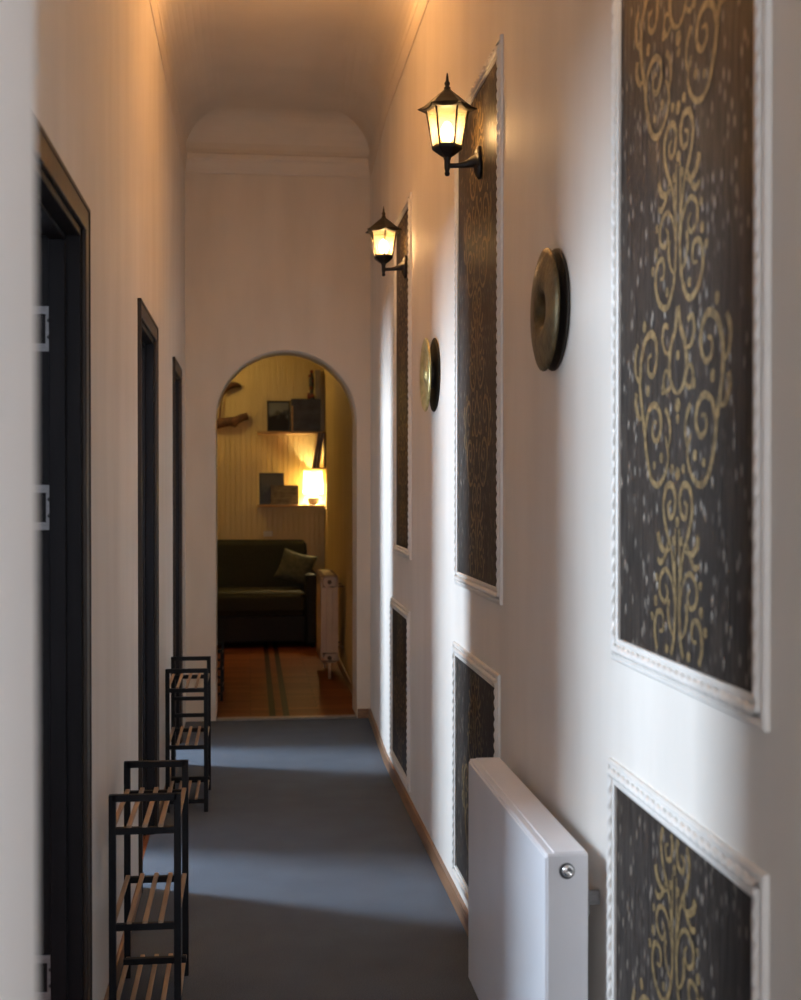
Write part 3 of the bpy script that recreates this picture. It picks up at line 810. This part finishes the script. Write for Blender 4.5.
def pillow():
    t = bmesh.new(); n = 14
    grid = {}
    for s in (1, -1):
        for i in range(n + 1):
            for j in range(n + 1):
                u, v = i / n * 2 - 1, j / n * 2 - 1
                if s == -1 and (i in (0, n) or j in (0, n)): grid[s, i, j] = grid[1, i, j]; continue
                pin = 1 - .07 * (1 - abs(u) ** 2) * 0 
                x = u * .175 * (1 - .10 * (1 - v * v) * abs(u) ** 3); z = v * .16 * (1 - .10 * (1 - u * u) * abs(v) ** 3)
                y = s * .055 * ((1 - u ** 4) * (1 - v ** 4)) ** .6
                grid[s, i, j] = t.verts.new((x, y, z))
    for s in (1, -1):
        for i in range(n):
            for j in range(n):
                f = t.faces.new((grid[s, i, j], grid[s, i + 1, j], grid[s, i + 1, j + 1], grid[s, i, j + 1])); f.smooth = True
    bmesh.ops.recalc_face_normals(t, faces=t.faces)
    o = link('throw_pillow', t, M['pillow'])
    o.location = (.435, 12.455, .735); o.rotation_euler = (math.radians(-26), math.radians(14), math.radians(-18))
    tag(o, 'grey green throw pillow leaning in the right corner of the dark sofa', 'pillow')
pillow()

def column_radiator():
    X0, Y0 = .545, 10.1
    t = thing('column_radiator', 'cream column radiator on the right wall beside the sofa', 'radiator', (X0, Y0, .004))
    W, N_, P = .138, 8, .085
    for k in range(N_):
        bm = bm_new(); y = k * P + P / 2
        # one cast section: rounded slab with three columns
        prof = []
        soft_box(bm, 0, W, y - .036, y + .036, .70, .812, .022); soft_box(bm, 0, W, y - .036, y + .036, .125, .22, .022)
        for x in (.024, W / 2, W - .024): box(bm, x - .0226, x + .0226, y - .034, y + .034, .18, .76, .004, 2)
        link('section', bm, M['rad_cream'], t)
    rot = Matrix.Rotation(PI / 2, 4, 'X')
    for z in (.755, .165):
        bm = bm_new(); lathe(bm, [(0, 0), (.017, 0), (.017, .008), (.012, .012), (0, .013)], 16, Matrix.Translation((W / 2, .008, z)) @ rot)
        link('end_plug', bm, M['rad_plug'], t)
    for yy in (.2, .5):
        for z in (.70, .22):
            bm = bm_new(); box(bm, W - .02, XR - X0 + .004, yy, yy + .012, z, z + .012, .002); link('bracket', bm, M['rad_plug'], t)
    for yy in (.03, N_ * P - .03):
        bm = bm_new(); tube(bm, [(W / 2, yy, .14), (W / 2, yy, .0)], .012); link('pipe', bm, M['rad_cream'], t)
column_radiator()

# shelves on the back wall
def shelf(z, label):
    bm = bm_new(); box(bm, .07, XR - .004, YR - .235, YR - .004, z - .022, z, .003)
    o = link('wall_shelf', bm, M['shelfwood']); tag(o, label, 'shelf', 'wooden shelves on the back wall')
S1, S2 = 2.045, 1.325
shelf(S1, 'upper wooden wall shelf holding a dark box and framed picture')
shelf(S2, 'lower wooden wall shelf holding the glowing lamp')

def leaning(name, x0, x1, z0, h, y, tilt, th, label, cat, mats, inner, group=None, face=None):
    t = thing(name, label, cat, ((x0 + x1) / 2, y, z0))
    t.rotation_euler = (tilt, 0, 0)
    w = (x1 - x0) / 2
    if group: t['group'] = group
    bm = bm_new(); b = .014
    for (a, c, d, e) in ((-w, w, 0, b), (-w, w, h - b, h), (-w, -w + b, 0, h), (w - b, w, 0, h)):
        box(bm, a, c, 0, th, d, e, .002)
    box(bm, -w + .004, w - .004, th * .6, th, .004, h - .004)
    link('frame', bm, mats, t)
    bm = bm_new(); box(bm, -w + b, w - b, th * .4, th * .6, b, h - b); link('picture', bm, inner, t)
    return t
def photo_mat(name, sky, dark, mid, seed):
    m, nt, b = new_mat(name); N, L = nt.nodes, nt.links
    tc = N.new('ShaderNodeTexCoord'); sp = N.new('ShaderNodeSeparateXYZ'); L.new(tc.outputs['Object'], sp.inputs[0])
    n = N.new('ShaderNodeTexNoise'); n.noise_dimensions = '4D'; n.inputs['W'].default_value = seed; n.inputs['Scale'].default_value = 14; L.new(tc.outputs['Object'], n.inputs['Vector'])
    a = N.new('ShaderNodeMath'); a.operation = 'MULTIPLY_ADD'; L.new(n.outputs['Fac'], a.inputs[0]); a.inputs[1].default_value = .30; L.new(sp.outputs['Z'], a.inputs[2])
    r = N.new('ShaderNodeValToRGB'); e = r.color_ramp.elements
    e[0].position = .29; e[0].color = (*dark, 1); e[1].position = .36; e[1].color = (*sky, 1)
    k = e.new(.31); k.color = (*mid, 1)
    L.new(a.outputs[0], r.inputs['Fac']); L.new(r.outputs['Color'], b.inputs['Base Color']); b.inputs['Roughness'].default_value = .3
    return m
M['photoblue'] = photo_mat('blue grey photograph', (.16, .18, .20), (.012, .012, .015), (.05, .055, .06), 2.3)
M['photodark'] = photo_mat('dark photograph', (.06, .06, .055), (.014, .014, .016), (.03, .03, .03), 5.1)
leaning('picture_frame', .168, .392, S1 + .001, .305, YR - .16, math.radians(-7), .02, 'framed blue grey photograph with dark shapes on the left of the upper shelf', 'picture', M['bookdark'], M['photoblue'])
leaning('picture_frame', .09, .336, S2 + .001, .315, YR - .10, math.radians(-6), .02, 'tall dark framed picture at the left end of the lower shelf', 'picture', M['bookdark'], M['photodark'])

# dark box standing on the upper shelf
t = thing('storage_box', 'dark storage box standing on the right of the upper shelf', 'box', (.405, YR - .22, S1 + .001))
bm = bm_new(); box(bm, 0, .285, 0, .19, 0, .255, .004); link('body', bm, M['bookdark'], t)
bm = bm_new(); box(bm, -.003, .288, -.003, .193, .250, .318, .004); link('lid', bm, M['bookdark'], t)
bm = bm_new(); box(bm, .0, .016, -.0045, .0, .0, .25, .001); link('spine_strip', bm, M['shelfwood'], t)
# small volumes on the lower shelf
t = thing('book', 'short mottled grey book standing in front of the dark framed picture', 'book', (.20, YR - .20, S2 + .001))
bm = bm_new(); box(bm, 0, .275, 0, .004, 0, .192, .001); box(bm, 0, .275, .036, .04, 0, .192, .001); box(bm, 0, .005, 0, .04, 0, .192, .001); link('cover', bm, M['bookgrey'], t)
bm = bm_new(); box(bm, .005, .27, .004, .036, .003, .188); link('pages', bm, M['bookpale'], t)
# pale book and ornament on top of the storage box
BT = S1 + .001 + .319
t = thing('book', 'pale grey upright book on top of the dark box', 'book', (.642, YR - .17, BT))
bm = bm_new(); box(bm, 0, .004, 0, .14, 0, .29, .001); box(bm, .044, .048, 0, .14, 0, .29, .001); box(bm, 0, .048, 0, .005, 0, .29, .001); link('cover', bm, M['bookpale'], t)
bm = bm_new(); box(bm, .004, .044, .005, .135, .004, .286); link('pages', bm, M['bookgrey'], t)
t = thing('ornament', 'slim dark ornament with red blossoms beside the pale book', 'ornament', (.605, YR - .14, BT))
bm = bm_new(); lathe(bm, [(0, 0), (.030, 0), (.032, .01), (.022, .03), (.018, .08), (.026, .14), (.024, .2), (.012, .25), (.014, .265), (0, .27)], 18); link('body', bm, M['bookdark'], t)
for (a, z, r) in ((3.6, .02, .022), (4.9, .035, .020), (4.4, .11, .017), (5.2, .18, .014), (3.9, .23, .015), (4.7, .272, .017), (2.9, .05, .016)):
    bm = bm_new()
    for q in range(5):
        bmesh.ops.create_icosphere(bm, subdivisions=2, radius=r * .55, matrix=Matrix.Translation((.028 * math.cos(a) + r * .5 * math.cos(q * 1.257), .028 * math.sin(a) - .004, z + r * .5 * math.sin(q * 1.257))))
    link('blossom', bm, M['redflower'], t)

# tilted board holder under the upper shelf, fixed to the right wall
t = thing('magazine_holder', 'tilted brown magazine holder on the wall under the upper shelf', 'magazine holder', (XR, YR - .32, 1.685))
def slab(bm, xb, xt, z0, z1, th, y0, y1):
    vs = []
    for (x, z) in ((xb, z0), (xb + th, z0), (xt + th, z1), (xt, z1)):
        vs.append((x, z))
    a = [bm.verts.new((x, y0, z)) for x, z in vs]; b = [bm.verts.new((x, y1, z)) for x, z in vs]
    bm.faces.new(a); bm.faces.new(list(reversed(b)))
    for k in range(4): bm.faces.new((a[k], b[k], b[(k + 1) % 4], a[(k + 1) % 4]))
    bmesh.ops.recalc_face_normals(bm, faces=bm.faces)
for xb, xt in ((-.125, -.075), (-.088, -.040)):
    bm = bm_new(); slab(bm, xb, xt, .004, .345, .026, 0, .24); link('board', bm, M['holder'], t)
bm = bm_new(); slab(bm, -.128, -.078, .004, .345, .003, -.002, .242); link('board_edge', bm, M['holder_edge'], t)
bm = bm_new(); box(bm, -.128, -.001, 0, .24, -.008, .006, .002); link('ledge', bm, M['holder'], t)
bm = bm_new(); box(bm, -.008, -.001, 0, .24, 0, .345, .001); link('wall_plate', bm, M['holder'], t)

# table lamp on the lower shelf
t = thing('table_lamp', 'small glowing lamp with pale round base and bright shade on the lower shelf', 'lamp', (.62, YR - .118, S2 + .001))
bm = bm_new(); lathe(bm, [(0, 0), (.028, 0), (.032, .006), (.052, .03), (.058, .052), (.050, .074), (.028, .088), (.012, .092), (.010, .11), (0, .11)], 28); link('base', bm, M['ceramic'], t)
bm = bm_new(); lathe(bm, [(.098, .105), (.094, .335)], 36, caps=False); lathe(bm, [(.0955, .105), (.0915, .335)], 36, caps=False); link('lamp_shade', bm, M['shade'], t)
bm = bm_new(); tube(bm, [(-.092, 0, .325), (0, 0, .325), (.092, 0, .325)], .0022, 6); tube(bm, [(0, 0, .10), (0, 0, .326)], .003, 6); link('shade_carrier', bm, M['steel'], t)
bm = bm_new(); lathe(bm, [(0, .128), (.012, .13), (.022, .155), (.030, .185), (.022, .212), (0, .22)], 18, Matrix.Translation((0, -.0, 0))); link('bulb', bm, M['lampbulb'], t)

# driftwood wall ornament
bm = bm_new()
P = catmull([(-.03, 0, .418), (-.075, -.03, .434), (-.13, -.04, .425), (-.175, -.035, .385), (-.205, -.03, .32), (-.225, -.03, .24), (-.232, -.03, .16), (-.238, -.03, .09), (-.24, -.02, .04)], 6)
n = len(P); tube(bm, P, [.008 + .024 * math.sin(PI * min(1, i / n * 2.2)) * (1 if i < n * .45 else .35) + (.016 * max(0, i / n - .55)) for i in range(n)], 9)
P = catmull([(-.29, -.02, .015), (-.23, -.035, .045), (-.16, -.045, .065), (-.09, -.045, .075), (-.03, -.035, .105), (.035, -.02, .125)], 6)
n = len(P); tube(bm, P, [.020 + .030 * math.sin(PI * (i / n) ** .8) * (1 - .45 * (i / n)) + .018 * (i / n) ** 3 for i in range(n)], 9)
P = catmull([(-.26, -.02, .07), (-.20, -.04, .075), (-.12, -.045, .055), (-.06, -.04, .04)], 5)
tube(bm, P, [.02, .03] + [.034] * (len(P) - 4) + [.022, .01], 9)
o = link('driftwood_ornament', bm, M['driftwood'], None, (-.06, YR - .012, 2.075))
tag(o, 'curved brown driftwood ornament hung on the back wall left of the shelves', 'ornament')

# wall socket above the sofa
t = thing('wall_socket', 'small white socket on the back wall just above the sofa', 'socket', (.177, YR, 1.035))
bm = bm_new(); box(bm, -.045, .045, -.012, 0, -.026, .026, .004); link('plate', bm, M['whiteplastic'], t)
bm = bm_new(); lathe(bm, [(0, .0), (.018, .0), (.019, .003), (.016, .003), (.015, .0012), (0, .0012)], 20, Matrix.Translation((0, -.012, 0)) @ Matrix.Rotation(PI / 2, 4, 'X')); link('outlet', bm, M['whiteplastic'], t)

# ------------------------------------------------------------------ light
def area(name, loc, rot, sx, sy, col, power):
    d = bpy.data.lights.new(name, 'AREA'); d.shape = 'RECTANGLE'; d.size = sx; d.size_y = sy; d.color = col; d.energy = power
    o = bpy.data.objects.new(name, d); COL.objects.link(o); o.location = loc; o.rotation_euler = rot
    return o
DAY = (0.72, 0.85, 1.0)
for (a, b), p in zip(WIN, (245, 265, 250)):
    area('window_daylight', (SX - .03, (a + b) / 2, (WZ0 + WZ1) / 2), (0, -PI / 2, 0), WZ1 - WZ0 - .1, b - a - .06, DAY, p)
area('window_daylight', ((BWX0 + BWX1) / 2, YB - .03, (BWZ0 + BWZ1) / 2), (PI / 2, 0, 0), BWX1 - BWX0 - .1, BWZ1 - BWZ0 - .1, (.92, .93, 1.0), 34)

def bulb_light(name, loc, rad, col, power):
    d = bpy.data.lights.new(name, 'POINT'); d.shadow_soft_size = rad; d.color = col; d.energy = power
    o = bpy.data.objects.new(name, d); COL.objects.link(o); o.location = loc
area('added_warm_fill', (.16, 5.2, 3.48), (PI, 0, 0), .34, .34, (1.0, .53, .19), 33)  # added unseen fill facing up, warms the ceiling and upper walls
bulb_light('room_ceiling_lamp', (-.75, 12.2, 2.84), .11, (1.0, .74, .30), 13)
area('window_daylight', (XR + .06, (WY0 + WY1) / 2, (WR0 + WR1) / 2), (0, PI / 2, 0), WR1 - WR0 - .1, WY1 - WY0 - .1, (.64, .77, 1.0), 42)  # daylight for the added window, brightens the pier
w = bpy.data.worlds.new('sky'); SC.world = w; w.use_nodes = True
bg = w.node_tree.nodes['Background']; bg.inputs['Color'].default_value = (.62, .74, .95, 1); bg.inputs['Strength'].default_value = 1.0

# ------------------------------------------------------------------ camera
cd = bpy.data.cameras.new('camera'); cam = bpy.data.objects.new('camera', cd); COL.objects.link(cam)
cam.location = (0, 0, EYE)
cam.rotation_euler = (PI / 2 - math.radians(0.573), 0, -math.radians(6.603))
cd.sensor_fit = 'AUTO'; cd.sensor_width = 36; cd.lens = 1300 * 36 / 1000
cd.clip_start = .05; cd.clip_end = 60
cd.dof.use_dof = True; cd.dof.focus_distance = 4.4; cd.dof.aperture_fstop = 4.2
SC.camera = cam

SC.view_settings.view_transform = 'Standard'; SC.view_settings.look = 'None'
SC.view_settings.exposure = 0.0; SC.view_settings.gamma = 1.0; SC.view_settings.use_curve_mapping = False
SC.cycles.use_denoising = True
SC.cycles.max_bounces = 10; SC.cycles.diffuse_bounces = 6; SC.cycles.transparent_max_bounces = 16
SC.cycles.sample_clamp_indirect = 6.0
SC.cycles.caustics_reflective = False; SC.cycles.caustics_refractive = False
